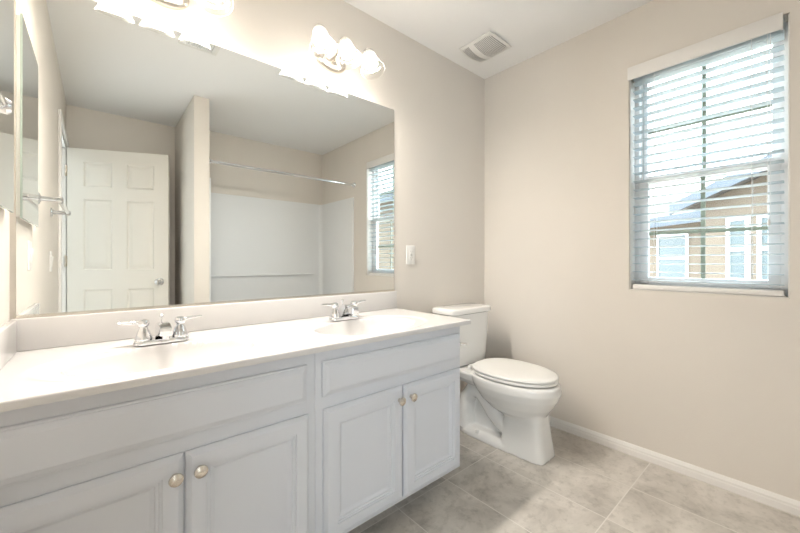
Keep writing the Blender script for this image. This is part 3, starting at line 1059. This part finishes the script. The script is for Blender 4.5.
tube(b, [(X1 + 0.006, BY0 + 0.04, 2.06), (X1 + 0.006, BY0 + 0.04, 1.25)], 0.0010, 6)
tube(b, [(X1 + 0.006, BY0 + 0.05, 2.06), (X1 + 0.006, BY0 + 0.05, 1.25)], 0.0010, 6)
lathe(b, [(0.0, -0.03), (0.006, -0.028), (0.005, -0.008), (0.002, 0.0), (0, 0.001)], 12, Matrix.Translation((X1 + 0.006, BY0 + 0.045, 1.25)))
obj('lift_cord', b, M['cord'], bl)

# ================================================================== TUB, SURROUND, ROD
SZ = 1.785
tub = thing('bathtub', 'white alcove tub under the plain white surround', 'bathtub', ((PX1 + X1) / 2, YP - 0.43, 0))
b = new()
def trect(a, z, r=0.0):
    x0, x1, y0, y1 = PX1 + 0.002 + a, X1 - 0.002 - a, YA + 0.002 + a, -0.19 - a
    if r <= 0: return [(x0, y0, z)] * 0 + [(x0 + (x1 - x0) * t, y0, z) for t in (0, 0.33, 0.66)] + [(x1, y0 + (y1 - y0) * t, z) for t in (0, 0.33, 0.66)] + [(x1 - (x1 - x0) * t, y1, z) for t in (0, 0.33, 0.66)] + [(x0, y1 - (y1 - y0) * t, z) for t in (0, 0.33, 0.66)]
loft(b, [trect(0, 0.0), trect(0, 0.40), trect(0.008, 0.408), trect(0.06, 0.408), trect(0.075, 0.395), trect(0.12, 0.12), trect(0.16, 0.09)])
obj('tub_shell', b, M['tub'], tub, 30)
sur = thing('tub_surround', 'plain white three-wall tub surround with a ledge, in the mirror', 'shower surround', ((PX1 + X1) / 2, YA, 0.41))
b = new()
ym = YA + 0.020
box(b, PX1 + 0.024, X1 - 0.024, YA + 0.001, ym, 0.410, SZ, 0.004)
obj('back_panel', b, M['tub'], sur)
b = new()
box(b, PX1 + 0.075, X1 - 0.14, YA + 0.0195, YA + 0.052, 0.890, 0.904, 0.004)
obj('ledge', b, M['tub'], sur)
for x0_, x1_ in ((PX1 + 0.001, PX1 + 0.024), (X1 - 0.024, X1 - 0.001)):
    bb = new(); box(bb, x0_, x1_, YA + 0.001, -0.19, 0.410, SZ, 0.005, 3)
    xin = x1_ if x0_ < 1 else x0_
    sgn = 1 if x0_ < 1 else -1
    # rounded inner corner cove
    r = 0.045
    prof = [(xin, ym)] + [(xin + sgn * r * (1 - math.cos(a)), ym + r * (1 - math.sin(a))) for a in [PI / 2 * k / 8 for k in range(9)]]
    cv = new(); loft(cv, [[(x, y, z) for x, y in prof] for z in (0.412, SZ - 0.003)])
    merge(bb, cv)
    obj('side_panel', bb, M['tub'], sur)
rod = thing('shower_rod', 'chrome shower curtain rod across the tub, seen in the mirror', 'curtain rod', ((PX1 + X1) / 2, -0.19, 1.925))
b = new(); tube(b, [(PX1 + 0.004, -0.19, 1.927), (X1 - 0.004, -0.19, 1.927)], 0.0125, 20)
obj('rod', b, M['chrome'], rod)
for x, s in ((PX1, 1), (X1, -1)):
    bb = new()
    lathe(bb, [(0.0, 0.0005), (0.030, 0.0005), (0.031, 0.005), (0.026, 0.014), (0.018, 0.020), (0.016, 0.030), (0.0, 0.030)], 28, Matrix.Translation((x, -0.19, 1.927)) @ Matrix.Rotation(s * PI / 2, 4, 'Y'))
    obj('flange', bb, M['chrome'], rod)

# ================================================================== OUTSIDE
b = new(); box(b, 2.6, 30, -22, 22, -0.9, -0.8)
struct('ground', b, M['ground'], 'gravel yard outside below the window', 'ground')
ang = math.atan2(-0.776, -0.63)
ho = thing('neighbor_house', 'tan stucco house with tiled roof outside the window', 'house', (10.5, 2.75, -0.8), ang)
HM = Matrix.Translation((10.5, 2.75, 0)) @ Matrix.Rotation(ang, 4, 'Z')   # local: x right along the wall, y away
def hobj(name, bb, mat, parent, lab=None, angle=30):
    o = obj(name, xf(bb, HM), mat, parent, angle)
    if lab: o['label'] = lab
    return o
b = new()
box(b, -6, 3.0, 0, 4.5, -0.8, 1.95)
hobj('wall', b, M['stucco'], ho)
# gabled wing
pk, GX0, GX1, GZ = 6.1, 3.0, 9.2, 2.03
zp = GZ + (pk - GX0) * 0.24
b = new()
loft(b, [[(GX0, y, -0.8), (GX1, y, -0.8), (GX1, y, GZ), (pk, y, zp), (GX0, y, GZ)] for y in (-1.2, 4.2)])
hobj('wing_wall', b, M['stucco'], ho)
# main roof, with an eave overhang
b = new()
loft(b, [[(x, -0.35, 1.96), (x, 2.2, 2.86), (x, 4.8, 1.96), (x, 4.8, 2.04), (x, 2.2, 2.95), (x, -0.35, 2.05)] for x in (-6.4, 3.4)])
hobj('roof', b, M['roof'], ho)
b = new(); box(b, -6.4, 2.9, -0.38, -0.352, 1.83, 2.05)
hobj('fascia', b, M['fascia'], ho, 'blue-grey fascia board')
b = new()
e = 0.30
for (xa_, za_, xb_, zb_) in ((GX0 - e, GZ - e * 0.24, pk, zp), (pk, zp, GX1 + e, GZ - e * 0.24)):
    loft(b, [[(xa_, y, za_ + 0.01), (xb_, y, zb_ + 0.01), (xb_, y, zb_ + 0.11), (xa_, y, za_ + 0.11)] for y in (-1.5, 4.3)])
hobj('wing_roof', b, M['roof'], ho)
b = new()
for (xa_, za_, xb_, zb_) in ((GX0 - e, GZ - e * 0.24, pk, zp), (pk, zp, GX1 + e, GZ - e * 0.24)):
    loft(b, [[(xa_, y, za_ - 0.09), (xb_, y, zb_ - 0.09), (xb_, y, zb_ + 0.09), (xa_, y, za_ + 0.09)] for y in (-1.54, -1.505)])
hobj('rake_board', b, M['fascia'], ho, 'blue-grey rake board')
def far_window(x0, x1, z0, z1, y, two=True):
    bb = new()
    w = 0.05
    for (a, c, d, e_) in ((x0, x0 + w, z0, z1), (x1 - w, x1, z0, z1), (x0 + w, x1 - w, z0, z0 + w), (x0 + w, x1 - w, z1 - w, z1), (x0 + w, x1 - w, (z0 + z1) / 2 - 0.025, (z0 + z1) / 2 + 0.025)):
        box(bb, a, c, y - 0.035, y - 0.001, d, e_)
    f = hobj('window', bb, M['vinyl'], ho, 'white framed window')
    bb = new(); box(bb, x0 + w, x1 - w, y - 0.014, y - 0.002, z0 + w, z1 - w)
    hobj('pane', bb, M['far_glass'], f)
far_window(0.45, 1.34, 0.55, 1.68, 0.0)
far_window(3.45, 3.80, 0.75, 1.72, -1.2)
far_window(3.92, 4.50, 0.75, 1.72, -1.2)

# tree beyond the wing, caught by the blind's reflection
tr = thing('tree', 'leafy green tree outside, past the tan house wing', 'tree', (9.5, -10.2, -0.8))
b = new()
base = Vector((9.5, -10.2, -0.8))
tube(b, [base, base + Vector((0.05, 0, 1.2)), base + Vector((0.0, 0.05, 2.4)), base + Vector((0.1, 0.1, 3.8))], [0.13, 0.10, 0.08, 0.03], 12)
for k in range(6):
    a = k * 1.05
    st = base + Vector((0, 0, 1.8 + 0.25 * k))
    tube(b, [st, st + Vector((math.cos(a) * 0.5, math.sin(a) * 0.5, 0.5)), st + Vector((math.cos(a) * 0.9, math.sin(a) * 0.9, 0.9))], [0.05, 0.035, 0.012], 8)
obj('trunk', b, M['bark'], tr)
b = new()
cc = base + Vector((0, 0, 3.4))
for k in range(5200):
    d = Vector((random.gauss(0, 1), random.gauss(0, 1), random.gauss(0, 1))).normalized() * random.random() ** 0.45
    p = cc + Vector((d.x * 1.6, d.y * 1.6, d.z * 1.5))
    u = Vector((random.gauss(0, 1), random.gauss(0, 1), random.gauss(0, 1))).normalized()
    v = u.orthogonal().normalized()
    s = 0.07 + 0.05 * random.random()
    b.faces.new([b.verts.new(p + u * s * 0.9), b.verts.new(p + v * s * 0.5), b.verts.new(p - u * s * 0.9), b.verts.new(p - v * s * 0.5)])
obj('foliage', b, M['leaf'], tr)
